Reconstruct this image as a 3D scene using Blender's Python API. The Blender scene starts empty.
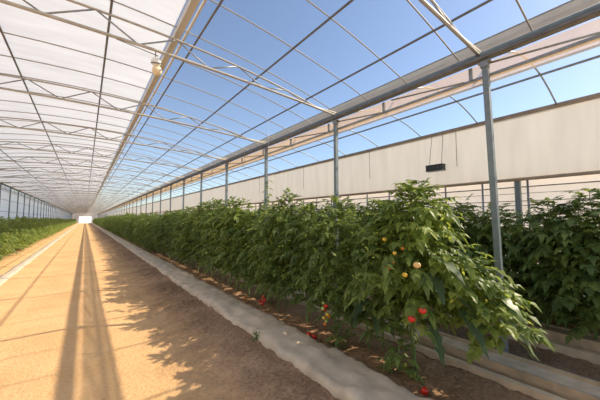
import bpy, math, random
import numpy as np
from mathutils import Vector, Matrix, Quaternion, noise
from math import sin, cos, pi, radians, sqrt, atan2, exp

SC = bpy.context.scene
COL = SC.collection
R = random.Random(7)
H_EYE = 1.6
GX = 3.8            # gutter / post line
SP = 2.65           # bay length
Y0 = 1.25           # first post
YE = 136.0          # far end wall
XW = 6.9            # right side wall

def roof_z(x): return H_EYE + 2.58 - 0.036 * x * x

# ------------------------------------------------------------------ helpers
class MB:
    def __init__(s): s.v = []; s.f = []; s.m = []
    def add(s, vs, fs, mi=0):
        b = len(s.v)
        s.v.extend([tuple(p) for p in vs])
        s.f.extend([tuple(i + b for i in f) for f in fs])
        s.m.extend([mi] * len(fs))
    def box(s, x0, x1, y0, y1, z0, z1, mi=0):
        vs = [(x0,y0,z0),(x1,y0,z0),(x1,y1,z0),(x0,y1,z0),(x0,y0,z1),(x1,y0,z1),(x1,y1,z1),(x0,y1,z1)]
        s.add(vs, [(0,3,2,1),(4,5,6,7),(0,1,5,4),(1,2,6,5),(2,3,7,6),(3,0,4,7)], mi)
    def tube(s, pts, r, n=8, cap=True, mi=0):
        pts = [Vector(p) for p in pts]
        rs = r if isinstance(r, (list, tuple)) else [r] * len(pts)
        vs = []; fs = []
        d0 = (pts[1] - pts[0]).normalized()
        a = d0.orthogonal().normalized()
        for i, p in enumerate(pts):
            if i == 0: d = d0
            elif i == len(pts) - 1: d = (pts[i] - pts[i-1]).normalized()
            else: d = ((pts[i+1] - pts[i]).normalized() + (pts[i] - pts[i-1]).normalized()).normalized()
            a = (a - d * a.dot(d))
            a = a.normalized() if a.length > 1e-6 else d.orthogonal().normalized()
            b = d.cross(a)
            for k in range(n):
                t = 2 * pi * k / n
                vs.append(p + (a * cos(t) + b * sin(t)) * rs[i])
        for i in range(len(pts) - 1):
            for k in range(n):
                k2 = (k + 1) % n
                fs.append((i*n+k, i*n+k2, (i+1)*n+k2, (i+1)*n+k))
        if cap:
            fs.append(tuple(range(n))[::-1]); fs.append(tuple(range((len(pts)-1)*n, len(pts)*n)))
        s.add(vs, fs, mi)
    def lathe(s, prof, n=20, mi=0, origin=(0,0,0)):
        o = Vector(origin); vs = []; fs = []
        for (r, z) in prof:
            for k in range(n):
                t = 2*pi*k/n
                vs.append(o + Vector((r*cos(t), r*sin(t), z)))
        for i in range(len(prof)-1):
            for k in range(n):
                k2 = (k+1) % n
                fs.append((i*n+k, i*n+k2, (i+1)*n+k2, (i+1)*n+k))
        s.add(vs, fs, mi)
    def mesh(s, name, mats, smooth=False):
        me = bpy.data.meshes.new(name)
        me.from_pydata(s.v, [], s.f)
        if not isinstance(mats, (list, tuple)): mats = [mats]
        for m in mats: me.materials.append(m)
        if len(mats) > 1: me.polygons.foreach_set('material_index', s.m)
        if smooth: me.polygons.foreach_set('use_smooth', [True] * len(s.f))
        me.update()
        return me
    def build(s, name, mats, parent=None, smooth=False, loc=(0,0,0)):
        return link(name, s.mesh(name, mats, smooth), parent, loc)

def link(name, data, parent=None, loc=(0,0,0)):
    o = bpy.data.objects.new(name, data)
    COL.objects.link(o)
    o.location = loc
    if parent: o.parent = parent
    return o

def tag(o, label=None, cat=None, group=None, kind=None):
    if label: o['label'] = label
    if cat: o['category'] = cat
    if group: o['group'] = group
    if kind: o['kind'] = kind
    return o

def thing(name, label, cat, loc=(0,0,0), group=None, rz=0):
    o = link(name, None, None, loc); o.rotation_euler = (0,0,rz)
    o.empty_display_size = .1
    return tag(o, label, cat, group)

def copy_tree(root, loc, rz=0, scale=None, label=None, group=None):
    r = root.copy(); COL.objects.link(r)
    r.location = loc; r.rotation_euler = (0,0,rz)
    if scale: r.scale = scale
    if label: r['label'] = label
    if group: r['group'] = group
    for ch in list(root.children):
        c = ch.copy(); COL.objects.link(c); c.parent = r
        for g in list(ch.children):
            d = g.copy(); COL.objects.link(d); d.parent = c
    return r

# ------------------------------------------------------------------ materials
def newmat(name):
    m = bpy.data.materials.new(name); m.use_nodes = True
    nt = m.node_tree; nt.nodes.clear()
    out = nt.nodes.new('ShaderNodeOutputMaterial')
    return m, nt, nt.nodes, nt.links, out
def N(nodes, t, **kw):
    n = nodes.new(t)
    for k, v in kw.items():
        if k.startswith('i_'): n.inputs[int(k[2:])].default_value = v
        else: setattr(n, k, v)
    return n
def ramp(nodes, stops):
    r = nodes.new('ShaderNodeValToRGB')
    e = r.color_ramp.elements
    while len(e) < len(stops): e.new(.5)
    for i, (p, c) in enumerate(stops):
        e[i].position = p; e[i].color = (*c, 1)
    return r
def solid(name, c, rough=.6, metal=0, var=.12, scale=8, bump=0):
    m, nt, nd, lk, out = newmat(name)
    b = nd.new('ShaderNodeBsdfPrincipled')
    b.inputs['Roughness'].default_value = rough; b.inputs['Metallic'].default_value = metal
    tc = nd.new('ShaderNodeTexCoord'); nz = N(nd, 'ShaderNodeTexNoise'); nz.inputs['Scale'].default_value = scale; nz.inputs['Detail'].default_value = 5
    lk.new(tc.outputs['Object'], nz.inputs['Vector'])
    r = ramp(nd, [(.3, tuple(x*(1-var) for x in c)), (.7, tuple(min(1, x*(1+var)) for x in c))])
    lk.new(nz.outputs['Fac'], r.inputs[0]); lk.new(r.outputs[0], b.inputs['Base Color'])
    if bump:
        bp = nd.new('ShaderNodeBump'); bp.inputs['Strength'].default_value = bump; bp.inputs['Distance'].default_value = .02
        lk.new(nz.outputs['Fac'], bp.inputs['Height']); lk.new(bp.outputs[0], b.inputs['Normal'])
    lk.new(b.outputs[0], out.inputs[0])
    return m

def film(name, col, opacity=None, trans=.6, streak=0.0, stretch=(1.2,1.6,.25)):
    """thin plastic sheet: diffuse + translucent, optionally see-through (opacity = optical depth)"""
    m, nt, nd, lk, out = newmat(name)
    tc = nd.new('ShaderNodeTexCoord')
    mp = nd.new('ShaderNodeMapping'); mp.inputs['Scale'].default_value = stretch
    nz = nd.new('ShaderNodeTexNoise'); nz.inputs['Scale'].default_value = 3.0; nz.inputs['Detail'].default_value = 6
    lk.new(tc.outputs['Object'], mp.inputs[0]); lk.new(mp.outputs[0], nz.inputs['Vector'])
    r = ramp(nd, [(.25, tuple(x*(1-streak) for x in col)), (.75, col)])
    lk.new(nz.outputs['Fac'], r.inputs[0])
    df = nd.new('ShaderNodeBsdfDiffuse'); tl = nd.new('ShaderNodeBsdfTranslucent')
    lk.new(r.outputs[0], df.inputs[0]); lk.new(r.outputs[0], tl.inputs[0])
    mx = nd.new('ShaderNodeMixShader'); mx.inputs[0].default_value = trans
    lk.new(df.outputs[0], mx.inputs[1]); lk.new(tl.outputs[0], mx.inputs[2])
    last = mx
    if opacity is not None:
        # Beer-Lambert through the sheet thickness: opacity = 1 - exp(-depth / cos)
        lw = nd.new('ShaderNodeLayerWeight'); lw.inputs[0].default_value = .5
        a = N(nd, 'ShaderNodeMath', operation='SUBTRACT'); a.inputs[0].default_value = 1.02; lk.new(lw.outputs['Facing'], a.inputs[1])
        b = N(nd, 'ShaderNodeMath', operation='DIVIDE'); b.inputs[0].default_value = -opacity; lk.new(a.outputs[0], b.inputs[1])
        c = N(nd, 'ShaderNodeMath', operation='EXPONENT'); lk.new(b.outputs[0], c.inputs[0])
        tr = nd.new('ShaderNodeBsdfTransparent'); tr.inputs[0].default_value = (.98, .985, .99, 1)
        m2 = nd.new('ShaderNodeMixShader')
        lk.new(c.outputs[0], m2.inputs[0]); lk.new(mx.outputs[0], m2.inputs[1]); lk.new(tr.outputs[0], m2.inputs[2])
        last = m2
    lk.new(last.outputs[0], out.inputs[0])
    return m

def leaf_mat(name, dark, mid, light, trans=.35, rough=.45):
    m, nt, nd, lk, out = newmat(name)
    g = nd.new('ShaderNodeNewGeometry'); oi = nd.new('ShaderNodeObjectInfo')
    r = ramp(nd, [(0, dark), (.55, mid), (1, light)])
    tc = nd.new('ShaderNodeTexCoord'); nz = nd.new('ShaderNodeTexNoise'); nz.inputs['Scale'].default_value = 2.2
    lk.new(tc.outputs['Object'], nz.inputs['Vector'])
    a = N(nd, 'ShaderNodeMath', operation='MULTIPLY'); a.inputs[1].default_value = .45; lk.new(g.outputs['Random Per Island'], a.inputs[0])
    b = N(nd, 'ShaderNodeMath', operation='MULTIPLY_ADD'); b.inputs[1].default_value = .9; lk.new(nz.outputs['Fac'], b.inputs[0]); lk.new(a.outputs[0], b.inputs[2])
    c = N(nd, 'ShaderNodeMath', operation='MULTIPLY_ADD'); c.inputs[1].default_value = .22; lk.new(oi.outputs['Random'], c.inputs[0])
    d = N(nd, 'ShaderNodeMath', operation='SUBTRACT'); d.inputs[1].default_value = .32; lk.new(b.outputs[0], d.inputs[0]); lk.new(d.outputs[0], c.inputs[2])
    lk.new(c.outputs[0], r.inputs[0])
    p = nd.new('ShaderNodeBsdfPrincipled'); p.inputs['Roughness'].default_value = rough
    p.inputs['Specular IOR Level'].default_value = .35
    lk.new(r.outputs[0], p.inputs['Base Color'])
    hs = nd.new('ShaderNodeHueSaturation'); hs.inputs['Hue'].default_value = .475; hs.inputs['Saturation'].default_value = 1.1; hs.inputs['Value'].default_value = 1.7
    lk.new(r.outputs[0], hs.inputs['Color'])
    t = nd.new('ShaderNodeBsdfTranslucent'); lk.new(hs.outputs[0], t.inputs[0])
    mx = nd.new('ShaderNodeMixShader'); mx.inputs[0].default_value = trans
    lk.new(p.outputs[0], mx.inputs[1]); lk.new(t.outputs[0], mx.inputs[2]); lk.new(mx.outputs[0], out.inputs[0])
    return m

M = {}
M['galv'] = solid('galvanised_steel', (.33,.34,.34), .5, .6, .15, 14)
M['galv_dark'] = solid('weathered_steel', (.20,.19,.18), .6, .35, .2, 10)
M['pipe_warm'] = solid('dusty_pipe', (.46,.425,.375), .55, .2, .15, 10)
M['hoop'] = solid('pale_hoop_pipe', (.39,.365,.33), .6, 0, .1, 10)
M['post'] = solid('post_steel', (.22,.255,.26), .55, .3, .12, 12)
M['cream_metal'] = solid('cream_painted_metal', (.66,.64,.61), .6, 0, .08, 4)
M['white_film'] = film('white_roof_film', (.87,.89,.91), None, .56, .17, (.35,1.6,.25))
M['clear_film'] = film('clear_roof_film', (.92,.92,.91), .030, .5, 0)
M['side_film'] = film('hazy_wall_film', (.92,.92,.90), .75, .6, .05)
M['cream_film'] = film('cream_gutter_film', (.84,.60,.36), 1.0, .42, .15)
M['cream_film_thick'] = film('cream_gutter_film_double', (.90,.70,.50), 1.6, .35, .15)
M['curtain'] = film('cream_side_curtain', (.83,.77,.69), None, .28, .14)
M['brown_hem'] = solid('brown_curtain_hem', (.38,.28,.19), .7, 0, .15, 5)
M['net'] = film('white_side_net', (.90,.82,.75), None, .27, .05)
M['end_film'] = film('end_wall_film', (.60,.54,.48), None, .3, .06)
M['ground_sheet'] = solid('white_woven_ground_sheet', (.60,.47,.325), .75, 0, .22, 4, .2)
M['edging'] = solid('pale_edging', (.56,.47,.36), .8, 0, .1, 6)
M['board'] = solid('weathered_board', (.58,.40,.24), .8, 0, .22, 7, .3)
M['board_light'] = solid('pale_board', (.70,.51,.32), .8, 0, .18, 7, .3)
M['stem'] = solid('tomato_stem', (.16,.22,.06), .6, 0, .2, 12)
M['string'] = solid('white_twine', (.8,.78,.72), .8)
M['black_box'] = solid('dark_fixture', (.035,.037,.042), .5, .1, .2, 20)
M['box_lid'] = solid('dark_fixture_rim', (.10,.10,.11), .4, .3)
M['red'] = solid('ripe_tomato', (.62,.025,.012), .22, 0, .15, 10)
M['orange'] = solid('turning_tomato', (.72,.20,.02), .22, 0, .15, 10)
M['yellow'] = solid('yellow_tomato', (.74,.46,.05), .25, 0, .1, 10)
M['peach'] = solid('pale_tomato', (.78,.50,.20), .25, 0, .08, 10)
M['green_t'] = solid('unripe_tomato', (.38,.46,.12), .25, 0, .1, 10)
M['leaf'] = leaf_mat('tomato_leaf', (.066,.106,.032), (.19,.262,.07), (.41,.46,.13), .46)
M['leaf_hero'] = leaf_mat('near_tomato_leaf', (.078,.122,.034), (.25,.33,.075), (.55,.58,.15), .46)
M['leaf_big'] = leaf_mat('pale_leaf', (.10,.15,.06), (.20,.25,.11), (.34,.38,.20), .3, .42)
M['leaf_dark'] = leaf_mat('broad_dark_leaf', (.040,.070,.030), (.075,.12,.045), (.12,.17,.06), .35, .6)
M['outside'] = solid('pale_outside_ground', (.80,.74,.64), .9, 0, .1, .6)
M['glare_white'] = solid('doorway_glare_white', (.9,.88,.85), .8, 0, .03, 2)  # bright white for the wall and slab added beyond the doorway
M['lamp_glass'] = solid('lamp_glass', (.90,.74,.46), .18, 0, .12, 18)
M['lamp_white'] = solid('lamp_white', (.86,.84,.78), .35, 0, .06, 9)

def ground_mat():
    m, nt, nd, lk, out = newmat('sand_and_soil')
    tc = nd.new('ShaderNodeTexCoord')
    sx = nd.new('ShaderNodeSeparateXYZ'); lk.new(tc.outputs['Object'], sx.inputs[0])
    n1 = nd.new('ShaderNodeTexNoise'); n1.inputs['Scale'].default_value = 1.1; n1.inputs['Detail'].default_value = 6
    n2 = nd.new('ShaderNodeTexNoise'); n2.inputs['Scale'].default_value = 26; n2.inputs['Detail'].default_value = 8; n2.inputs['Roughness'].default_value = .65
    n3 = nd.new('ShaderNodeTexNoise'); n3.inputs['Scale'].default_value = 5; n3.inputs['Detail'].default_value = 5
    for n in (n1, n2, n3): lk.new(tc.outputs['Object'], n.inputs['Vector'])
    sand = ramp(nd, [(.3, (.60,.345,.150)), (.55, (.74,.46,.225)), (.75, (.81,.54,.285))])
    mixn = N(nd, 'ShaderNodeMath', operation='MULTIPLY_ADD'); mixn.inputs[1].default_value = .45
    h = N(nd, 'ShaderNodeMath', operation='MULTIPLY'); h.inputs[1].default_value = .55
    lk.new(n2.outputs['Fac'], h.inputs[0]); lk.new(n1.outputs['Fac'], mixn.inputs[0]); lk.new(h.outputs[0], mixn.inputs[2])
    lk.new(mixn.outputs[0], sand.inputs[0])
    soil = ramp(nd, [(.36, (.15,.088,.05)), (.5, (.33,.20,.115)), (.64, (.52,.33,.20))])
    lk.new(mixn.outputs[0], soil.inputs[0])
    # darker brown soil starts on the heap right of the path (x > ~1.2) and under the left crop
    ax = N(nd, 'ShaderNodeMath', operation='MULTIPLY_ADD'); ax.inputs[1].default_value = .9; lk.new(n3.outputs['Fac'], ax.inputs[0]); lk.new(sx.outputs['X'], ax.inputs[2])
    mr = nd.new('ShaderNodeMapRange'); mr.inputs['From Min'].default_value = 1.10; mr.inputs['From Max'].default_value = 1.95; lk.new(ax.outputs[0], mr.inputs['Value'])
    ml = nd.new('ShaderNodeMapRange'); ml.inputs['From Min'].default_value = -1.7; ml.inputs['From Max'].default_value = -2.2; ml.inputs['To Max'].default_value = .55; lk.new(ax.outputs[0], ml.inputs['Value'])
    mm = N(nd, 'ShaderNodeMath', operation='MAXIMUM'); lk.new(mr.outputs[0], mm.inputs[0]); lk.new(ml.outputs[0], mm.inputs[1])
    mx = nd.new('ShaderNodeMix'); mx.data_type = 'RGBA'
    lk.new(mm.outputs[0], mx.inputs[0]); lk.new(sand.outputs[0], mx.inputs[6]); lk.new(soil.outputs[0], mx.inputs[7])
    b = nd.new('ShaderNodeBsdfPrincipled'); b.inputs['Roughness'].default_value = .95; b.inputs['Specular IOR Level'].default_value = .1
    lk.new(mx.outputs[2], b.inputs['Base Color'])
    bp = nd.new('ShaderNodeBump'); bp.inputs['Strength'].default_value = .8; bp.inputs['Distance'].default_value = .03
    lk.new(n2.outputs['Fac'], bp.inputs['Height']); lk.new(bp.outputs[0], b.inputs['Normal'])
    lk.new(b.outputs[0], out.inputs[0])
    return m
M['ground'] = ground_mat()

# ------------------------------------------------------------------ ground
def smooth(a, b, x):
    t = min(1, max(0, (x - a) / (b - a))); return t*t*(3-2*t)
def ground_z(x, y):
    z = .012 * noise.noise(Vector((x*.9, y*.5, 3.1)))
    fine = smooth(30, 8, y)
    if fine > 0:
        z += fine * .006 * noise.noise(Vector((x*5, y*5, 0)))
        k = smooth(.85, 1.5, x)
        z += fine * k * (.036 * noise.noise(Vector((x*6, y*6, 5))) + .026 * noise.noise(Vector((x*17, y*17, 9))))
    z += .085 * smooth(.95, 1.7, x) * (1 - smooth(2.2, 2.7, x))
    z += .05 * smooth(-1.75, -2.3, x) 
    # wheel ruts of the path
    z -= .015 * exp(-((x + .75)/.3)**2) + .015 * exp(-((x - .65)/.3)**2)
    return z
xs = [-4.3 + .07*i for i in range(int(11.4/.07)+1)]
ys = [-3.0]
while ys[-1] < YE + .4:
    y = ys[-1]
    ys.append(y + (.3 if y < 0.3 else .055 if y < 7 else .055 + (y-7)*.035))
mb = MB()
nx = len(xs)
for y in ys:
    for x in xs: mb.v.append((x, y, ground_z(x, y)))
for j in range(len(ys)-1):
    for i in range(nx-1): mb.f.append((j*nx+i, j*nx+i+1, (j+1)*nx+i+1, (j+1)*nx+i))
mb.m = [0]*len(mb.f)
tag(mb.build('floor', M['ground'], smooth=True), 'sandy path and brown soil of the greenhouse floor', kind='structure')
mb = MB(); mb.add([(-150,-120,-.12),(150,-120,-.12),(150,320,-.12),(-150,320,-.12)], [(0,1,2,3)])
tag(mb.build('ground', M['outside']), 'pale ground outside the greenhouse', kind='structure')

# white sheet along the right side of the path
def sheet_strip(x0, x1, prof, amp):
    mb = MB(); n = len(prof)
    yy = [-2.0]
    while yy[-1] < YE - .5: yy.append(yy[-1] + (.06 if yy[-1] < 10 else .06 + (yy[-1]-10)*.03))
    for y in yy:
        f = smooth(40, 6, y)
        wl = amp * f * (noise.noise(Vector((y*.8, 1.3, 0))) + .5*noise.noise(Vector((y*2.3, 4.3, 0))))
        wr = amp * f * (noise.noise(Vector((y*.7, 8.3, 0))) + .5*noise.noise(Vector((y*2.1, 2.3, 0))))
        for i, (t, z) in enumerate(prof):
            x = x0 + wl + (x1 + wr - x0 - wl) * t
            wr_ = f * (.018*noise.noise(Vector((x*3, y*1.6, 2))) + .012*noise.noise(Vector((x*9, y*3.0, 7)))) if 0 < i < n-1 else .006*f*noise.noise(Vector((x*3, y*5, 2)))
            mb.v.append((x, y, ground_z(x, y) + z + wr_))
    for j in range(len(yy)-1):
        for i in range(n-1): mb.f.append((j*n+i, j*n+i+1, (j+1)*n+i+1, (j+1)*n+i))
    mb.m = [0]*len(mb.f)
    return mb
prof = [(-.02,-.03),(0,.03),(.04,.055),(.14,.06),(.25,.055),(.36,.07),(.48,.075),(.58,.06),(.7,.065),(.82,.06),(.93,.045),(1,.02),(1.02,-.03)]
o = sheet_strip(1.80, 2.36, prof, .05).build('ground_sheet', M['ground_sheet'], smooth=True)
tag(o, 'long white plastic ground sheet beside the right-hand tomato row', 'ground sheet')
prof = [(-.05,-.02),(0,.025),(.25,.04),(.5,.045),(.75,.04),(1,.025),(1.05,-.02)]
o = sheet_strip(-1.80, -1.57, prof, .02).build('path_edging', M['edging'], smooth=True)
tag(o, 'narrow pale edging strip along the left edge of the sandy path', 'edging')

# ------------------------------------------------------------------ roof = ceiling
def arc(x0, x1, n=24, dz=0): return [(x0 + (x1-x0)*i/n, roof_z(x0 + (x1-x0)*i/n) + dz) for i in range(n+1)]
def aisle_z(x):      # lean-to roof right of the gutter
    t = (x - 3.95) / (XW - 3.95)
    return (H_EYE + 1.98) + .11 * t + 1.55 * t * (1 - t) * (1.12 - .35 * t)
def sweep(prof, y0, y1, ny=2):
    mb = MB(); n = len(prof)
    for j in range(ny):
        y = y0 + (y1-y0)*j/(ny-1)
        for (x, z) in prof: mb.v.append((x, y, z))
    for j in range(ny-1):
        for i in range(n-1): mb.f.append((j*n+i, j*n+i+1, (j+1)*n+i+1, (j+1)*n+i))
    mb.m = [0]*len(mb.f)
    return mb
YS = -2.6
ceil = link('ceiling', None); tag(ceil, 'arched greenhouse roof of pipes and plastic film', kind='structure')
XR = .93
tag(sweep(arc(-3.86, XR-.07, 24, .03), YS, YE, 40).build('roof_film', M['white_film'], ceil, True), 'white roof film')
tag(sweep(arc(XR+.07, 3.80, 20, .03), YS, YE, 40).build('roof_film', M['clear_film'], ceil, True), 'clear roof film')
ap = [(3.95 + (XW-3.95)*i/20, aisle_z(3.95 + (XW-3.95)*i/20) + .025) for i in range(21)]
tag(sweep(ap, YS, YE, 40).build('roof_film', M['clear_film'], ceil, True), 'clear film over the side aisle')
# ridge beam between white and clear film
mb = MB()
zc = roof_z(XR)
mb.box(XR-.04, XR+.035, YS, YE, zc-.03, zc+.05)
mb.box(XR-.055, XR-.035, YS, YE, zc-.045, zc+.055)
mb.box(XR+.075, XR+.10, YS, YE, zc-.02, zc+.015)
mb.build('ridge_beam', M['cream_metal'], ceil)
for x in (-2.4, -1.0, .15, 1.16, 2.23, 3.17):
    z = roof_z(x) - .022
    mb = MB(); mb.tube([(x, YS, z), (x, YE, z)], .014, 8)
    mb.build('purlin', M['galv_dark'], ceil)
for x in (5.35, 5.85):
    z = aisle_z(x) - .02
    mb = MB(); mb.tube([(x, YS, z), (x, YE, z)], .02, 8)
    mb.build('purlin', M['galv'], ceil)
# hoops
HS = .76
hoop = MB(); hoop.tube([(x, 0, z) for x, z in arc(-3.84, 3.84, 26)], .009, 6)
hme = hoop.mesh('hoop', M['hoop'], True)
ah = MB(); ah.tube([(x, 0, z-.022) for x, z in ap[1:]], .014, 6)
ahme = ah.mesh('aisle_hoop', M['galv'], True)
hy = [3.9 + HS*k for k in range(-8, 400) if 3.9 + HS*k < YE - .2]
for y in hy[:100]:
    link('hoop', hme, ceil, (0, y, 0))
far = MB()
for y in hy[100:]:
    far.tube([(x, y, z) for x, z in arc(-3.84, 3.84, 10)], .0125, 4, False)
tag(far.build('hoop_run', M['hoop'], ceil), 'distant roof hoops', kind='stuff')
ahy = [Y0 + SP*k/2 for k in range(-2, 100)]
for y in ahy[:100]: 
    if y < YE: link('aisle_hoop', ahme, ceil, (0, y, 0))

# ------------------------------------------------------------------ trusses
ORD = ['nearest','second','third','fourth','fifth','sixth','seventh','eighth','ninth','tenth','eleventh','twelfth']
def zb(x): return H_EYE + 2.00 + .15 * (1 - (x/3.8)**2)
def zt(x):
    t = min(1, abs(x)/3.35); return zb(x) + .245 * (1 - t**2.2) + .004
def make_truss():
    t = thing('roof_truss', '', 'truss', (0, Y0, 0), 'roof trusses across the greenhouse')
    mb = MB(); mb.tube([(-3.8+7.6*i/16, 0, zb(-3.8+7.6*i/16)) for i in range(17)], .019, 10); mb.build('bottom_chord', M['pipe_warm'], t, True)
    xs = [-3.3+6.6*i/20 for i in range(21)]
    mb = MB(); mb.tube([(-3.8,.0,zb(-3.8)+.05)]+[(x, 0, zt(x)) for x in xs]+[(3.8,0,zb(3.8)+.05)], .0145, 8); mb.build('top_chord', M['pipe_warm'], t, True)
    k = 0
    px = [-3.08+.44*i for i in range(15)]
    for i in range(14):
        a, b = px[i], px[i+1]
        p, q = ((a, 0, zb(a)), (b, 0, zt(b))) if i % 2 == 0 else ((a, 0, zt(a)), (b, 0, zb(b)))
        mb = MB(); mb.tube([p, q], .010, 6); mb.build('strut', M['galv'], t, True)
    return t
t0 = make_truss()
k = 0
while Y0 + SP*k < YE - 1:
    y = Y0 + SP*k
    if k == 0: lab = 'pipe roof truss nearest the camera, ending above the near tomato plant'
    elif k < 12: lab = ORD[k] + ' pipe roof truss counted from the near end'
    else: lab = 'small distant pipe roof truss far down the greenhouse, past the twelfth'
    if k == 0: t0['label'] = lab; t0.location.y = y + .12
    else: copy_tree(t0, (0, y, 0), label=lab)
    k += 1
NB = k
# knee braces seen at the white side
# ------------------------------------------------------------------ posts
def make_post(h, lean=0):
    t = thing('support_post', '', 'post', (0,0,0))
    mb = MB(); w = .031
    vs = []
    for z, dx, dy in ((-.05, 0, 0), (h, lean*.15, lean)):
        vs += [(dx-w, dy-w, z), (dx+w, dy-w, z), (dx+w, dy+w, z), (dx-w, dy+w, z)]
    mb.add(vs, [(0,3,2,1),(4,5,6,7),(0,1,5,4),(1,2,6,5),(2,3,7,6),(3,0,4,7)])
    mb.build('shaft', M['post'], t)
    mb = MB(); mb.box(-.045+lean*.15,.045+lean*.15,-.07+lean,.07+lean,h-.012,h+.002); mb.box(-.04,.04,-.04+lean,.04+lean,h-.07,h+.005)
    mb.build('bracket', M['galv'], t)
    mb = MB(); mb.box(-.10,.10,-.10,.10,-.02,.035); mb.build('base_plate', M['board_light'], t)
    return t
pr = make_post(3.5, .07); pr2 = make_post(3.5); pl = make_post(3.5)
for k in range(NB):
    y = Y0 + SP*k
    g = 'steel posts under the right-hand gutter'
    lab = ('grey steel post rising beside the near tomato plant with ripe fruit' if k == 0 else
           ORD[k] + ' grey steel post from the camera under the right gutter' if k < 12 else 'thin distant steel post under the right gutter, past the twelfth')
    if k == 0: pr.location = (GX, y, 0); tag(pr, lab, None, g)
    elif k == 1: pr2.location = (GX, y, 0); tag(pr2, lab, None, g)
    else: copy_tree(pr2, (GX, y, 0), label=lab, group=g)
    g = 'steel posts along the left wall'
    if k < 1: pl.location = (-GX, Y0 + SP*4, 0); tag(pl, 'left wall steel post behind the leafy row, closest to the picture edge', None, g)
    elif k > 4:
        lab = (ORD[k-4] + ' steel post along the hazy left wall, counted from the picture edge' if k < 12 else 'thin distant steel post along the left wall, past the eighth')
        copy_tree(pl, (-GX, y, 0), label=lab, group=g)

# ------------------------------------------------------------------ gutters
def make_gutter(s, label):
    t = thing('rain_gutter', label, 'gutter', (s*GX, 0, 0))
    zp = H_EYE + 2.0
    mb = MB(); mb.tube([(0, YS, zp), (0, YE, zp)], .034, 12); mb.build('pipe', M['post'], t, True)
    mb = MB()
    mb.box(min(-s*.07,s*.02), max(-s*.07,s*.02), YS, YE, zp-.078, zp-.066); mb.box(-s*.07-.006,-s*.07+.006,YS,YE,zp-.078,zp-.05); mb.box(s*.02-.006,s*.02+.006,YS,YE,zp-.078,zp-.04)
    mb.build('channel', M['galv_dark'], t)
    # rolled roof-side flashing of film
    pr = [(s*.02, zp+.02), (s*.17, zp+.16), (s*.33, zp+.306), (s*.48, zp+.445)]
    tag(sweep(pr, YS, YE, 2).build('upper_lining', M['cream_film_thick'], t, True), 'cream film lining above the pipe')
    mb = MB(); mb.tube([(s*.25, YS, zp+.22), (s*.25, YE, zp+.22)], .010, 6); mb.tube([(s*.48, YS, zp+.45), (s*.48, YE, zp+.45)], .012, 6); mb.build('lining_rod', M['galv_dark'], t, True)
    pr = [(s*.06, zp-.08), (s*.07, zp-.16), (s*.075, zp-.24), (s*.075, zp-.33)]
    if s > 0: tag(sweep(pr, YS, YE, 2).build('lower_lining', M['cream_film'], t, True), 'cream film lining below the pipe')
    mb = MB(); mb.box(s*.065-.012, s*.065+.012, YS, YE, zp-.265, zp-.235); mb.build('lower_rail', M['galv'], t)
    mb = MB(); mb.tube([(s*.075, YS, zp-.335), (s*.075, YE, zp-.335)], .014, 8); tag(mb.build('hem', M['cream_metal'], t, True), 'cream hem at the lower edge')
    bm = MB(); bm.box(s*.05-.012, s*.05+.012, -.02, .02, zp-.25, zp-.09); bme = bm.mesh('bracket', M['galv'])
    dm = MB(); dm.tube([(s*.05, .08, zp-.24), (s*.05, SP/2-.15, zp-.10)], .011, 6); dme = dm.mesh('diagonal_brace', M['galv'], True)
    for k in range(48):
        y = Y0 - SP + SP*k/2 + .25
        link('bracket', bme, t, (0, y, 0)); link('diagonal_brace', dme, t, (0, y, 0))
    return t
make_gutter(1, 'long cream lined gutter pipe along the top of the right-hand posts')
make_gutter(-1, 'long gutter pipe along the top of the left wall')

# ------------------------------------------------------------------ walls
zt_, zb_ = H_EYE + 2.07, H_EYE + .80
wr = link('wall_right', None); tag(wr, 'side wall with cream curtain over a pale net', kind='structure')
mb = MB(); nz_ = 5
yy = [YS + .05*i for i in range(int(14/.05))]
while yy[-1] < YE: yy.append(yy[-1] + .4 + (yy[-1]-11)*.02)
for y in yy:
    for i in range(nz_):
        t = i/(nz_-1); z = zb_ + (zt_-zb_)*t
        mb.v.append((XW + .012*noise.noise(Vector((y*2.2, t*.6, 0))) + .018*noise.noise(Vector((y*.6, t, 4))), y, z))
for j in range(len(yy)-1):
    for i in range(nz_-1): mb.f.append((j*nz_+i, j*nz_+i+1, (j+1)*nz_+i+1, (j+1)*nz_+i))
mb.m = [0]*len(mb.f)
tag(mb.build('curtain', M['curtain'], wr, True), 'cream plastic side curtain')
mb = MB(); mb.add([(XW+.12, YS, -.05), (XW+.12, YE, -.05), (XW+.12, YE, zb_+.1), (XW+.12, YS, zb_+.1)], [(0,1,2,3)])
tag(mb.build('side_net', M['net'], wr), 'pale net below the curtain')
mb = MB(); mb.tube([(XW-.02, YS, zb_-.01), (XW-.02, YE, zb_-.01)], .036, 10); tag(mb.build('curtain_roll', M['brown_hem'], wr, True), 'brown rolled hem of the curtain')
mb = MB(); mb.box(XW-.05, XW+.03, YS, YE, zt_-.01, zt_+.06); tag(mb.build('top_rail', M['brown_hem'], wr), 'brown top rail')
for z, r in ((H_EYE+.64,.013),(H_EYE+.51,.006),(H_EYE+.36,.009),(H_EYE+.27,.008)):
    mb = MB(); mb.tube([(XW+.04, YS, z), (XW+.04, YE, z)], r, 6); mb.build('wire', M['galv_dark'], wr, True)
tp = MB(); tp.tube([(0,0,-.05),(0,0,zb_)], .019, 8); tpm = tp.mesh('thin_post', M['galv'], True)
fp = MB(); fp.box(-.045,.045,-.045,.045,-.05,zb_+.02); fpm = fp.mesh('wall_post', M['post'])
for k in range(60): 
    y = 1.76 + .80*k
    if y < 60: link('thin_post', tpm, wr, (XW+.03, y, 0))
for k in range(-1, 24): link('wall_post', fpm, wr, (XW+.06, 1.93 + SP*2*k, 0))
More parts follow.
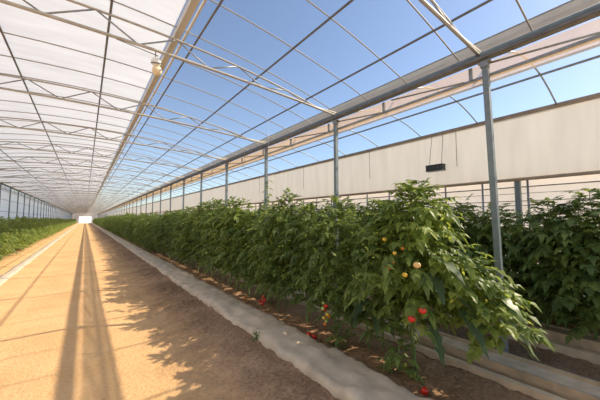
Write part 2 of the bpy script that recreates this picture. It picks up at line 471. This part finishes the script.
# seams and cords on the curtain
cm = MB(); cm.tube([(0,0,zb_+.42),(0,0,zt_)], .006, 6); cmm = cm.mesh('seam_cord', M['galv_dark'])
for y in (3.05, 5.6, 8.9, 12.5): link('seam_cord', cmm, wr, (XW-.03, y, 0))

wl = link('wall_left', None); tag(wl, 'hazy plastic film left side wall', kind='structure')
mb = MB(); mb.add([(-GX-.12, YS, -.05), (-GX-.12, YE, -.05), (-GX-.12, YE, 3.55), (-GX-.12, YS, 3.55)], [(0,1,2,3)])
mb.build('wall_film', M['side_film'], wl)
for z in (2.05, 2.75):
    mb = MB(); mb.tube([(-GX-.08, YS, z), (-GX-.08, YE, z)], .012, 6); mb.build('rail', M['galv'], wl, True)

# end wall with an open doorway
we = link('wall_back', None); tag(we, 'pale film end wall with an open doorway', kind='structure')
dx0, dx1, dz = -1.9, 2.05, 2.6
mb = MB()
top = arc(-3.9, 3.9, 20, .02)
mb.add([(-3.9,YE,-.1),(dx0,YE,-.1),(dx0,YE,dz),(-3.9,YE,dz)], [(0,1,2,3)])
mb.add([(dx1,YE,-.1),(XW+.1,YE,-.1),(XW+.1,YE,dz),(dx1,YE,dz)], [(0,1,2,3)])
vs = [(-3.9,YE,dz),(XW+.1,YE,dz)] + [(x,YE,z) for x,z in ap[::-1]] + [(x,YE,z) for x,z in top[::-1]]
mb.add(vs, [tuple(range(len(vs)))])
mb.build('end_film', M['end_film'], we)
mb = MB()
for x in (-2.7, dx0, dx1, 3.0): mb.box(x-.04, x+.04, YE-.1, YE-.02, -.05, 3.6)
mb.box(dx0, dx1, YE-.1, YE-.02, dz, dz+.08)
mb.build('door_frame', M['galv'], we)
mb = MB(); mb.box(-14, 14, YE+16, YE+16.3, -.12, 5.0); mb.box(-14.2, 14.2, YE+15.9, YE+16.4, 5.0, 5.15)
tag(mb.build('glare_wall', M['glare_white']), 'white wall added beyond the far doorway to make it glare', 'building')  # invented wall, added so sunlight on it burns the doorway out to white
mb = MB(); mb.box(-14, 14, YE+.6, YE+15.8, -.119, -.08)
tag(mb.build('glare_slab', M['glare_white']), 'white slab added outside the far doorway to brighten it', kind='structure')  # invented slab, added to whiten the lower part of the doorway view

# ------------------------------------------------------------------ planting boards
def trough(x0, x1, y0, y1, h, label):
    t = thing('planting_trough', label, 'trough', (x0, y0, 0))
    L = y1 - y0; W = x1 - x0
    mb = MB(); mb.box(-.12, -.05, 0, L, -.04, h*.5); tag(mb.build('kerb_board', M['board_light'], t), 'pale kerb board')
    mb = MB(); mb.box(.035, .075, 0, L, -.04, h); mb.build('front_board', M['board'], t)
    mb = MB(); mb.box(W-.04, W, 0, L, -.04, h+.012); mb.build('back_board', M['board'], t)
    mb = MB(); mb.box(.075, W-.04, .0, L, h-.05, h-.015); mb.build('top_board', M['board_light'], t)
    return t
trough(3.40, 3.76, -2.2, YE-4, .125, 'long low wooden trough behind the near right-hand tomato row')
trough(4.72, 5.02, -2.2, YE-4, .19, 'long wooden trough under the row behind the steel posts')

# ------------------------------------------------------------------ tomato plants
def leaflet(mb, base, d, nrm, L, W, droop, lod, rnd, mi=0):
    """one leaflet: folded, drooping, toothed blade"""
    d = d.normalized(); side = d.cross(nrm)
    if side.length < 1e-5: side = d.orthogonal()
    side.normalize(); up = side.cross(d).normalized()
    if lod == 0:
        ts = [0, .18, .38, .58, .8, 1]; ws = [.03, .62, 1.0, .74, .46, 0]
    elif lod == 1:
        ts = [0, .3, .68, 1]; ws = [.04, 1.0, .62, 0]
    else:
        ts = [0, .45, 1]; ws = [0, 1, 0]
    vs = []; fs = []; prev = None
    fold = .25 + .2*rnd.random()
    for t, w in zip(ts, ws):
        c = base + d*(L*t) - Vector((0,0,1))*(droop*L*t*t) 
        if w == 0: cur = [len(vs)]; vs.append(c)
        else:
            hw = W*w*.5
            off = up*(hw*fold)
            tooth = d*(L*.06) if lod == 0 else d*0
            cur = [len(vs), len(vs)+1, len(vs)+2]
            vs += [c - side*hw + off - tooth, c, c + side*hw + off - tooth]
        if prev:
            if len(prev) == 1 and len(cur) == 3: fs += [(prev[0], cur[1], cur[0]), (prev[0], cur[2], cur[1])]
            elif len(prev) == 3 and len(cur) == 3: fs += [(prev[0], prev[1], cur[1], cur[0]), (prev[1], prev[2], cur[2], cur[1])]
            elif len(cur) == 1 and len(prev) == 3: fs += [(prev[0], prev[1], cur[0]), (prev[1], prev[2], cur[0])]
        prev = cur
    mb.add(vs, fs, mi)

def compound_leaf(mb, base, az, el, L, lod, rnd, stems=None, droop=.7, wide=1.0):
    """tomato leaf: curved rachis with pairs of leaflets and a bigger end one"""
    hd = Vector((cos(az), sin(az), 0))
    npair = 4 if lod == 0 else (3 if lod == 1 else 1)
    def pt(t): return base + hd*(L*t*cos(el)) + Vector((0,0,1))*(L*t*sin(el) - droop*L*t*t)
    def tan(t): return (hd*cos(el) + Vector((0,0,1))*(sin(el) - 2*droop*t)).normalized()
    if stems is not None: stems.tube([pt(0), pt(.35), pt(.7), pt(.95)], [.004, .003, .0025, .0015], 4, False)
    for i in range(npair):
        t = .22 + .66*i/max(1, npair)
        c = pt(t); d = tan(t); s = d.cross(Vector((0,0,1)))
        s = s.normalized() if s.length > 1e-4 else Vector((1,0,0))
        n = s.cross(d).normalized()
        n = (n + Vector((rnd.uniform(-.3,.3), rnd.uniform(-.3,.3), rnd.uniform(-.2,.2)))).normalized()
        for sg in (-1, 1):
            dd = (d*.55 + s*sg*.85 + Vector((0,0,-.1+.25*rnd.uniform(-1,1)))).normalized()
            leaflet(mb, c, dd, n, L*(.33 if npair > 1 else .5)*rnd.uniform(.75,1.15), L*(.18 if lod == 0 else .21 if lod == 1 else .26)*wide*rnd.uniform(.85,1.2), rnd.uniform(.1,.5), lod, rnd)
    d = tan(.85); s = d.cross(Vector((0,0,1))); s = s.normalized() if s.length > 1e-4 else Vector((1,0,0))
    leaflet(mb, pt(.82), d, s.cross(d).normalized(), L*.42*rnd.uniform(.85,1.15), L*.25*wide*(1.2 if lod else 1), rnd.uniform(.1,.5), lod, rnd)

def plant_mesh(seed, H, nleaf, lod, rx, ry, lf=1.0, tops=4, zmin=.12, ns=2):
    rnd = random.Random(seed)
    fol = MB(); stm = MB()
    stems = []
    for s in range(ns):
        a = s*pi + rnd.uniform(-.5,.5)
        bx, by = .08*cos(a), .10*sin(a)
        hh = H*rnd.uniform(.92,1.02)
        w = rnd.uniform(0,6)
        def P(z, bx=bx, by=by, hh=hh, w=w): return Vector((bx + .035*sin(z*3+w)+.03*z, by*(1+.4*z) + .035*cos(z*2.6+w), z))
        stm.tube([P(hh*i/10) for i in range(11)], [.013-.009*i/10 for i in range(11)], 6, False)
        stems.append((P, hh))
    ga = 2.399963
    for i in range(nleaf):
        P, hh = stems[i % ns]
        u = (i + rnd.random())/nleaf
        z = zmin + (hh - zmin)*u**.92
        az = i*ga + rnd.uniform(-.5,.5)
        c = P(z)
        top = max(0, (u - .82)/.18)
        # side shoots carry many leaves away from the stem
        reach = rnd.random()**.8 * (1 - .75*top) * (.55 + .45*sin(pi*min(1, u*1.15)))
        b = c + Vector((cos(az)*rx*reach*.75, sin(az)*ry*reach*.75, rnd.uniform(-.08,.08)))
        L = lf*rnd.uniform(.22,.36)*(1 - .35*top)
        el = rnd.uniform(.0,.55) + .5*top
        if z < .35: el = rnd.uniform(.2,.6)
        compound_leaf(fol, b, az + rnd.uniform(-.5,.5), el, L, lod, rnd, stm if lod == 0 else None, rnd.uniform(.15,.75)*(1-.4*top))
        if reach > .35 and lod < 2 and i % 2 == 0 and ns > 1:
            stm.tube([P(max(.05, z-.15)), (c+b)/2 + Vector((0,0,-.02)), b], [.006,.005,.003], 4, False)
    for s in range(tops):
        P, hh = stems[s % ns]
        compound_leaf(fol, P(hh) - Vector((0,0,.03*(s//2))), rnd.uniform(0,6.3), rnd.uniform(.7,1.2), lf*rnd.uniform(.15,.24), lod, rnd, stm if lod == 0 else None, .6)
    return fol, stm

def to_arr(mb): return mb

def variants(n, seed, **kw):
    out = []
    for i in range(n):
        f, s = plant_mesh(seed + i, **kw)
        out.append(f); out.append(s)
    return out

NEARV = []
for i in range(6):
    f, s = plant_mesh(100+i, H=1.88+.07*(i%3), nleaf=380, lod=0, rx=.50, ry=.46, lf=.72, zmin=.34)
    NEARV.append((f.mesh('foliage', M['leaf']), s.mesh('stem', M['stem'], True)))
MIDV = []
for i in range(5):
    f, s = plant_mesh(200+i, H=1.84+.06*(i%3), nleaf=230, lod=1, rx=.48, ry=.46, lf=.86)
    MIDV.append((f.mesh('foliage', M['leaf']), s.mesh('stem', M['stem'], True)))
ROWV = []
for i in range(4):
    f, s = plant_mesh(250+i, H=1.86+.06*(i%3), nleaf=360, lod=0, rx=.52, ry=.46, lf=.82, zmin=.36)
    ROWV.append((f.mesh('foliage', M['leaf']), s.mesh('stem', M['stem'], True)))
LEFTV = []
for i in range(4):
    f, s = plant_mesh(300+i, H=1.50+.02*(i%3), nleaf=250, lod=1, rx=.46, ry=.46, lf=.82, tops=3)
    LEFTV.append((f.mesh('foliage', M['leaf']), s.mesh('stem', M['stem'], True)))

def plant(x, y, meshes, label, group, rz=None, sc=1.0, szz=None):
    t = thing('tomato_plant', label, 'plant', (x, y, ground_z(x, y)), group, R.uniform(0, 6.28) if rz is None else rz)
    t.scale = (sc, sc, szz or sc)
    link('foliage', meshes[0], t); link('stem', meshes[1], t)
    return t

# tomatoes ---------------------------------------------------------------
def tomato_mesh(mat, r=.031):
    mb = MB(); n = 16; prof = []
    for i in range(11):
        a = -pi/2 + pi*i/10
        rr = r*cos(a)**.9 if cos(a) > 1e-6 else 0.0005
        z = r*.88*sin(a) - (.22*r if i == 10 else .06*r if i == 9 else 0)
        prof.append((max(rr, .0004), z))
    mb.lathe(prof, n)
    me = mb.mesh('tomato', mat, True)
    return me
def calyx_mesh(r=.031):
    mb = MB(); rnd = random.Random(3)
    for k in range(5):
        a = 2*pi*k/5
        leaflet(mb, Vector((0,0,r*.72)), Vector((cos(a),sin(a),.35)), Vector((0,0,1)), r*1.0, r*.4, .5, 1, rnd)
    mb.tube([(0,0,r*.65),(.004,0,r*1.2),(.012,0,r*1.6)], .0022, 5)
    return mb.mesh('calyx', M['stem'])
TM = {c: tomato_mesh(M[c]) for c in ('red','orange','yellow','peach','green_t')}
CAL = calyx_mesh()
CN = {'red':'red ripe tomato','orange':'orange tomato','yellow':'yellow tomato','peach':'pale peach tomato','green_t':'green unripe tomato'}
def tomato_on(plant_obj, wx, wy, wz, colr, s=1.0):
    """a fruit hanging on a plant, at a place in the greenhouse"""
    loc = Matrix.LocRotScale(plant_obj.location, plant_obj.rotation_euler.to_quaternion(), plant_obj.scale).inverted() @ Vector((wx, wy, wz))
    _d = (Vector((wx, wy, wz)) - Vector((0,0,H_EYE)))*-.05
    loc = Matrix.LocRotScale(plant_obj.location, plant_obj.rotation_euler.to_quaternion(), plant_obj.scale).inverted() @ (Vector((wx, wy, wz)) + _d)
    o = link('tomato', TM[colr], plant_obj, loc); o.scale = (s,s,s*R.uniform(.95,1.06)); o.rotation_euler = (R.uniform(-.3,.3), R.uniform(-.3,.3), R.uniform(0,6))
    o['label'] = CN[colr]
    link('calyx', CAL, o)
    return o

# the row beside the white sheet --------------------------------------------
G1 = 'tomato plants in the row beside the white ground sheet'
row1 = []
# the near plant at the end of the row, full and branching
f, s = plant_mesh(11, H=1.98, nleaf=500, lod=0, rx=.66, ry=.60, lf=.80, tops=8, zmin=.55)
hero = plant(2.90, 1.80, (f.mesh('foliage', M['leaf_hero']), s.mesh('stem', M['stem'], True)), 'big near tomato plant ending its row, with red fruit and pale drooping leaves', G1, rz=.4)
row1.append(hero)
y = 2.36; k = 1
while y < 57:
    near = y < 15
    m_ = NEARV[R.randrange(6)] if near else MIDV[R.randrange(5)]
    if k == 1: lab = 'tall tomato plant right behind the big near plant, beside the white sheet'
    elif k < 12: lab = ORD[k] + ' tomato plant from the near end of the row beside the white sheet'
    else: lab = 'far tomato plant in the row beside the white sheet, past the twelfth'
    p = plant(2.86 + R.uniform(-.08,.08), y, m_, lab, G1, sc=R.uniform(.95,1.08), szz=R.uniform(.90,1.09))
    row1.append(p)
    y += .60 if near else .66
    k += 1

G2 = 'tomato plants in the row behind the steel posts'
y = -.35; k = 0
while y < 26:
    near = y < 9
    m_ = ROWV[R.randrange(4)] if near else MIDV[R.randrange(5)]
    if k == 0: lab = 'tomato plant at the right picture edge, behind the steel posts'
    elif k < 8: lab = ORD[k] + ' tomato plant from the right edge in the row behind the posts'
    else: lab = 'tomato plant half hidden in the row behind the posts, past the eighth'
    plant(5.02 + R.uniform(-.08,.08), y, m_, lab, G2, sc=R.uniform(.98,1.1), szz=R.uniform(.93,1.02))
    y += .50; k += 1
G3 = 'tomato plants in the row against the right wall'
y = .6; k = 0
while y < 17:
    lab = ('tomato plant nearest the camera in the row under the cream curtain' if k == 0 else
           ORD[k] + ' tomato plant from the near end of the row under the cream curtain' if k < 8 else 'tomato plant in the row under the cream curtain, past the eighth')
    plant(6.02 + R.uniform(-.08,.08), y, MIDV[R.randrange(5)], lab, G3, sc=R.uniform(.95,1.05), szz=R.uniform(.90,.99))
    y += .50; k += 1
G4 = 'tomato plants in the left-hand row'
y = 10.5; k = 0
while y < 50:
    lab = ('tomato plant of the left row at the left picture edge' if k == 0 else
           ORD[k] + ' tomato plant of the left row, counted from the picture edge' if k < 8 else 'distant tomato plant of the left row, past the eighth')
    plant(-2.74 + R.uniform(-.06,.06), y, LEFTV[R.randrange(4)], lab, G4, sc=R.uniform(.97,1.06), szz=R.uniform(.97,1.03))
    y += .56; k += 1

# everything further down the greenhouse, beyond counting
def far_rows():
    src = []
    for i in range(3):
        f, s = plant_mesh(400+i, H=1.72, nleaf=70, lod=2, rx=.50, ry=.5, lf=1.55, tops=3, zmin=.2)
        V = np.array(f.v, dtype=np.float32)
        src.append((V, f.f))
    allv = []; allf = []; base = 0
    rnd = random.Random(5)
    def row(x, y0, y1, step, zs, xsq=.85):
        nonlocal base
        y = y0
        while y < y1:
            V, F = src[rnd.randrange(3)]
            a = rnd.uniform(0, 6.28); c, s = cos(a), sin(a)
            W = np.empty_like(V)
            W[:,0] = (V[:,0]*c - V[:,1]*s)*xsq + x + rnd.uniform(-.06,.06); W[:,1] = V[:,0]*s + V[:,1]*c + y; W[:,2] = V[:,2]*zs*rnd.uniform(.95,1.05)
            allv.append(W)
            allf.extend([tuple(i + base for i in f) for f in F])
            base += len(V)
            y += step
    row(2.86, 57, YE-6, .75, 1.02); row(5.12, 26, YE-6, 1.0, 1.0); row(-2.74, 50, YE-6, .75, .88, .55)
    me = bpy.data.meshes.new('far_plants')
    me.from_pydata(np.concatenate(allv).tolist(), [], allf); me.materials.append(M['leaf']); me.update()
    o = link('far_plants', me)
    tag(o, 'distant tomato foliage merging into hedges towards the end wall', 'plants', None, 'stuff')
far_rows()

# near plant details: fruit, broad dark leaves, pale drooping leaves ------------
for (x, yy_, z, c, s) in [(2.52,1.47,.76,'red',1.05),(2.50,1.57,.66,'red',1.05),(2.50,1.50,1.17,'peach',1.05),(2.50,1.63,1.06,'yellow',.8),
                       (2.55,1.86,1.09,'red',.85),(2.55,1.80,1.16,'orange',.7),(2.50,1.74,1.26,'yellow',.6),(2.62,1.95,1.38,'yellow',.75),(2.60,1.72,1.30,'orange',.6)]:
    tomato_on(hero, x, yy_, z, c, s)
def big_leaf(plant_obj, base, az, el, L, W, droop, mat, label, lobes=True):
    rnd = random.Random(int(L*1000+az*77))
    mb = MB()
    inv = Matrix.LocRotScale(plant_obj.location, plant_obj.rotation_euler.to_quaternion(), plant_obj.scale).inverted()
    hd = Vector((cos(az), sin(az), 0)); d = hd*cos(el) + Vector((0,0,sin(el)))
    n = 9
    side = Vector((-sin(az), cos(az), 0)); vs = []; fs = []
    up = side.cross(d).normalized()*-1
    if up.z < 0: up = -up
    prof = [.03,.46,.92,.70,1.0,.66,.82,.48,.34,0]
    for i in range(n+1):
        t = i/n; c = Vector(base) + d*L*t + Vector((0,0,-droop*L*t*t))
        hw = W*.5*prof[i]; j = .012*sin(i*2.1)
        for q in (-1,-.5,0,.5,1):
            vs.append(inv @ (c + side*hw*q + up*(abs(q)*hw*.28 + j*abs(q) - (.05*hw if q == 0 else 0)) - d*abs(q)*L*.03))
    for i in range(n):
        for q in range(4): fs.append((i*5+q, i*5+q+1, i*5+q+6, i*5+q+5))
    mb.add(vs, fs)
    mb.tube([inv @ (Vector(base) - d*.12 + Vector((0,0,-.01))), inv @ Vector(base), inv @ (Vector(base)+d*L*.3+Vector((0,0,-droop*L*.09)))], [.004,.0035,.002], 5, False)
    o = mb.build('leaf', mat, plant_obj, True); o['label'] = label
    return o
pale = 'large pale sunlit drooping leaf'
for (b, az, el, L, W, dr) in [((3.02,1.28,.80), -.55, .15, .30, .10, .75), ((3.05,1.25,.68), -.75, -.1, .28, .085, .6), ((2.92,1.22,.72), -1.5, -.3, .28, .10, .6),
                              ((3.10,1.30,.98), -.4, .05, .30, .075, .7), ((3.05,1.32,1.10), -.5, .2, .30, .08, .75), ((2.98,1.20,.62), -1.0, -.5, .24, .09, .4),
                              ((2.9,1.22,.90), -1.8, .2, .24, .085, .8), ((3.10,1.22,.85), -.9, .1, .22, .075, .6)]:
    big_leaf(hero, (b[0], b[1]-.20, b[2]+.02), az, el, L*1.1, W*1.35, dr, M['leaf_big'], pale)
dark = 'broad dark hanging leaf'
for (b, az, el, L, W, dr) in [((2.66,1.45,1.08), -2.3, -.25, .30, .15, .5), ((2.60,1.35,1.22), -1.9, .1, .30, .14, .7), ((2.75,1.25,.78), -2.0, -.4, .34, .16, .5),
                              ((2.62,1.45,.62), -2.2, -.7, .30, .14, .3), ((2.70,1.38,.95), -1.4, -.1, .34, .15, .7), ((2.85,1.25,1.0), -1.3, .1, .28, .14, .7)]:
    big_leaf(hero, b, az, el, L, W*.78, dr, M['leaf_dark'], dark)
# a bushy side shoot flopping to the right over the boards
fb = MB(); sb = MB(); rnd = random.Random(91)
inv_ = Matrix.LocRotScale(hero.location, hero.rotation_euler.to_quaternion(), hero.scale).inverted()
for i in range(260):
    a = rnd.uniform(0, 6.283); q = rnd.random()**.5; u = rnd.random()
    cx_, cy_, cz_ = 2.98 + .20*u, 1.42 - .32*u, 1.18 - .58*u
    compound_leaf(fb, Vector((cx_ + .25*q*cos(a), cy_ + .25*q*sin(a), cz_ + rnd.uniform(-.16,.14))), a + rnd.uniform(-.4,.4), rnd.uniform(-.2,.5), rnd.uniform(.14,.23), 0, rnd, None, rnd.uniform(.1,.5), 1.4)
sb.tube([(2.92,1.75,.55),(3.0,1.50,.95),(3.10,1.32,.85),(3.18,1.12,.62)], [.011,.009,.006,.003], 6, False)
for m_ in (fb, sb): m_.v = [tuple(inv_ @ Vector(v)) for v in m_.v]
o = fb.build('foliage', M['leaf_hero'], hero); o['label'] = 'bright bushy side shoot'
sb.build('stem', M['stem'], hero)
p1 = row1[1]
for (b, az, el, L, W, dr) in [((2.66,2.20,.68), 2.7, -.6, .26, .13, .4), ((2.62,2.32,.62), 3.5, -.8, .26, .12, .3), ((2.70,2.15,.58), 3.9, -.8, .26, .12, .3)]:
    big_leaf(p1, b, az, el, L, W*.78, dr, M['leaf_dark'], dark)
# truss of ripening fruit low on the third plant
p2 = row1[2]
for (dx, dy, z, c, s) in [(0,0,.46,'red',.95),(.04,.05,.40,'red',.9),(-.05,.02,.50,'green_t',.75),(-.03,.04,.42,'green_t',.8),(-.02,-.04,.36,'yellow',.85),(.03,-.03,.33,'orange',.85),
                       (.01,.05,.29,'yellow',.8),(-.03,0,.23,'orange',.75),(.04,.02,.25,'green_t',.7)]:
    tomato_on(p2, 2.58+dx*.6, 2.86+dy, z, c, s)
p5 = row1[5]
for (dx, dy, z, c, s) in [(0,0,.16,'red',1.1),(.05,.07,.19,'red',1.05),(-.03,-.05,.11,'red',1.1),(.02,.04,.09,'red',1.0),(.0,-.08,.17,'red',.95),(.0,.1,.11,'red',.95)]:
    tomato_on(p5, 2.60+dx, 4.56+dy, z, c, s)
# fallen fruit lying on the soil
def fallen(x, y, c, s, label):
    t = thing('fallen_tomato', label, 'tomato', (x, y, ground_z(x, y) + .026*s))
    t.rotation_euler = (R.uniform(-1,1), R.uniform(-1,1), R.uniform(0,6))
    t.scale = (s,s,s)
    tag(link('fruit', TM[c], t)); link('calyx', CAL, t)
fallen(2.50, 1.46, 'red', 1.15, 'red tomato fallen on the soil beneath the big near plant')
fallen(2.44, 2.93, 'red', 1.05, 'red fallen tomato beside the white sheet, topmost of the three together')
fallen(2.42, 3.02, 'red', 1.05, 'red fallen tomato touching the white sheet, leftmost of the three together')
fallen(2.50, 2.99, 'red', .95, 'red fallen tomato on soil, furthest from the white sheet of the three')
fallen(2.58, 5.22, 'orange', 1.0, 'orange tomato fallen on bare soil beside the white ground sheet')

# low weeds and suckers by the sheet
def weed(x, y, label, s=1.0):
    f, st = plant_mesh(int(x*100+y*31), H=.22*s, nleaf=26, lod=0, rx=.12*s, ry=.12*s, lf=.42*s, tops=3, zmin=.02, ns=1)
    t = thing('seedling', label, 'seedling', (x, y, ground_z(x, y)))
    f.build('foliage', M['leaf'], t); st.build('stem', M['stem'], t, True)
weed(2.50, 2.62, 'small seedling growing on the soil below the cluster of ripening tomatoes', 1.0)
weed(2.62, 1.85, 'small green seedling on the soil left of the big near plant', 1.2)
weed(1.70, 3.25, 'small green weed growing at the path side of the white sheet', .4)

# training strings with a climbing tip
def string(x, y, z0, z1, label):
    mb = MB(); mb.tube([(x,y,z0),(x+.01,y+.01,(z0+z1)/2),(x,y,z1)], .002, 5)
    tag(mb.build('training_string', M['string']), label, 'string')
string(2.98, 5.06, 1.0, roof_z(2.98)-.02, 'white string carrying a climbing shoot above the row')
#string(2.98, 3.56, 1.0, roof_z(2.98)-.02, 'white string above the third and fourth plants of the near row')
#string(2.98, 7.60, 1.0, roof_z(2.98)-.02, 'white string hanging far down the row, furthest of the three')
f = MB(); st = MB(); rnd = random.Random(44)
for i in range(14):
    z = 1.65 + .055*i
    compound_leaf(f, Vector((0,0,z)), i*2.4, .5, .17*(1-.3*i/14), 0, rnd, st, .7)
st.tube([(0,0,.0),(.02,0,.9),(0,.02,1.8),(0,0,2.42)], [.010,.008,.005,.003], 6, False)
t = thing('climbing_shoot', 'slender tomato shoot climbing a string high above the row', 'plant', (2.98, 5.06, .02))
f.build('foliage', M['leaf'], t); st.build('stem', M['stem'], t, True)

# ------------------------------------------------------------------ hanging dark box by the curtain
bx = thing('hanging_fixture', 'small black box fixture hanging from two cords before the cream curtain', 'fixture', (6.70, 3.47, H_EYE+1.16))
mb = MB(); mb.box(-.08,.08,-.20,.20,0,.125); mb.build('housing', M['black_box'], bx)
mb = MB(); mb.box(-.09,.09,-.21,.21,.125,.14); mb.box(-.09,.09,-.206,.206,-.012,.0); mb.build('rim', M['box_lid'], bx)
mb = MB()
for i in range(6): mb.box(-.084,-.078,-.18+.06*i,-.145+.06*i,.03,.10)
mb.build('louver', M['box_lid'], bx)
for yv in (-.15,.15):
    mb = MB(); mb.tube([(0,yv,.165),(.14,yv*.9,.93)], .006, 6); mb.build('cord', M['galv_dark'], bx)

# ------------------------------------------------------------------ lamp under the ridge beam
lp = thing('hanging_lamp', 'pale amber globe lamp hanging under the roof ridge beam', 'lamp', (.74, 4.47, 3.86))
mb = MB(); mb.lathe([(.001,-.20),(.04,-.195),(.075,-.165),(.088,-.12),(.08,-.075),(.055,-.045),(.042,-.03)], 20); mb.build('globe', M['lamp_glass'], lp, True)
mb = MB(); mb.lathe([(.044,-.035),(.075,-.02),(.085,.02),(.075,.07),(.045,.10),(.02,.11),(.001,.112)], 20); mb.build('lamp_housing', M['lamp_white'], lp, True)
mb = MB(); mb.lathe([(.086,.0),(.092,.01),(.086,.022)], 20); mb.build('collar', M['galv_dark'], lp, True)
lp.rotation_euler = (.25, -.35, .4); lp.scale = (.8,.8,.8)
mb = MB(); mb.tube([(0,0,.10),(.02,.0,.22)], .009, 6); mb.build('stem', M['galv_dark'], lp, True)
mb2 = MB(); mb2.tube([(.25,4.70,roof_z(.25)-.01),(.80,4.66,4.085)], .008, 6)
tag(mb2.build('brace_rod', M['galv']), 'thin diagonal rod reaching the globe lamp across the white roof', 'rod')

# ------------------------------------------------------------------ light
sv = Vector((3.92, -1.55, 3.60)).normalized()
sun = bpy.data.lights.new('sun', 'SUN'); sun.energy = 6.4; sun.angle = radians(.53); sun.color = (1, .86, .66)
so = bpy.data.objects.new('sun', sun); COL.objects.link(so)
so.rotation_euler = sv.to_track_quat('Z', 'Y').to_euler(); so.location = sv*60
w = bpy.data.worlds.new('World'); SC.world = w; w.use_nodes = True
nt = w.node_tree; nt.nodes.clear()
sky = nt.nodes.new('ShaderNodeTexSky'); sky.sky_type = 'NISHITA'; sky.sun_disc = False
sky.sun_elevation = math.asin(sv.z); sky.sun_rotation = atan2(sv.x, sv.y)
sky.air_density = 1.0; sky.dust_density = .6; sky.ozone_density = 2.5
bg = nt.nodes.new('ShaderNodeBackground'); bg.inputs[1].default_value = .19
ow = nt.nodes.new('ShaderNodeOutputWorld')
nt.links.new(sky.outputs[0], bg.inputs[0]); nt.links.new(bg.outputs[0], ow.inputs[0])

# ------------------------------------------------------------------ camera
FPX = 285.0
pitch = atan2(19, FPX); yaw = atan2((300-85)*cos(pitch), FPX)
cam = bpy.data.cameras.new('camera'); cam.sensor_width = 36; cam.lens = 36*FPX/600; cam.clip_start = .05; cam.clip_end = 800
co = bpy.data.objects.new('camera', cam); COL.objects.link(co)
co.location = (0, 0, H_EYE)
co.rotation_euler = (pi/2 + pitch, 0, -yaw)
SC.camera = co

SC.view_settings.view_transform = 'Standard'; SC.view_settings.look = 'None'
SC.view_settings.exposure = 0; SC.view_settings.gamma = 1; SC.view_settings.use_curve_mapping = False
SC.cycles.use_denoising = True
SC.cycles.max_bounces = 8; SC.cycles.transparent_max_bounces = 16; SC.cycles.diffuse_bounces = 4
SC.cycles.caustics_reflective = False; SC.cycles.caustics_refractive = False
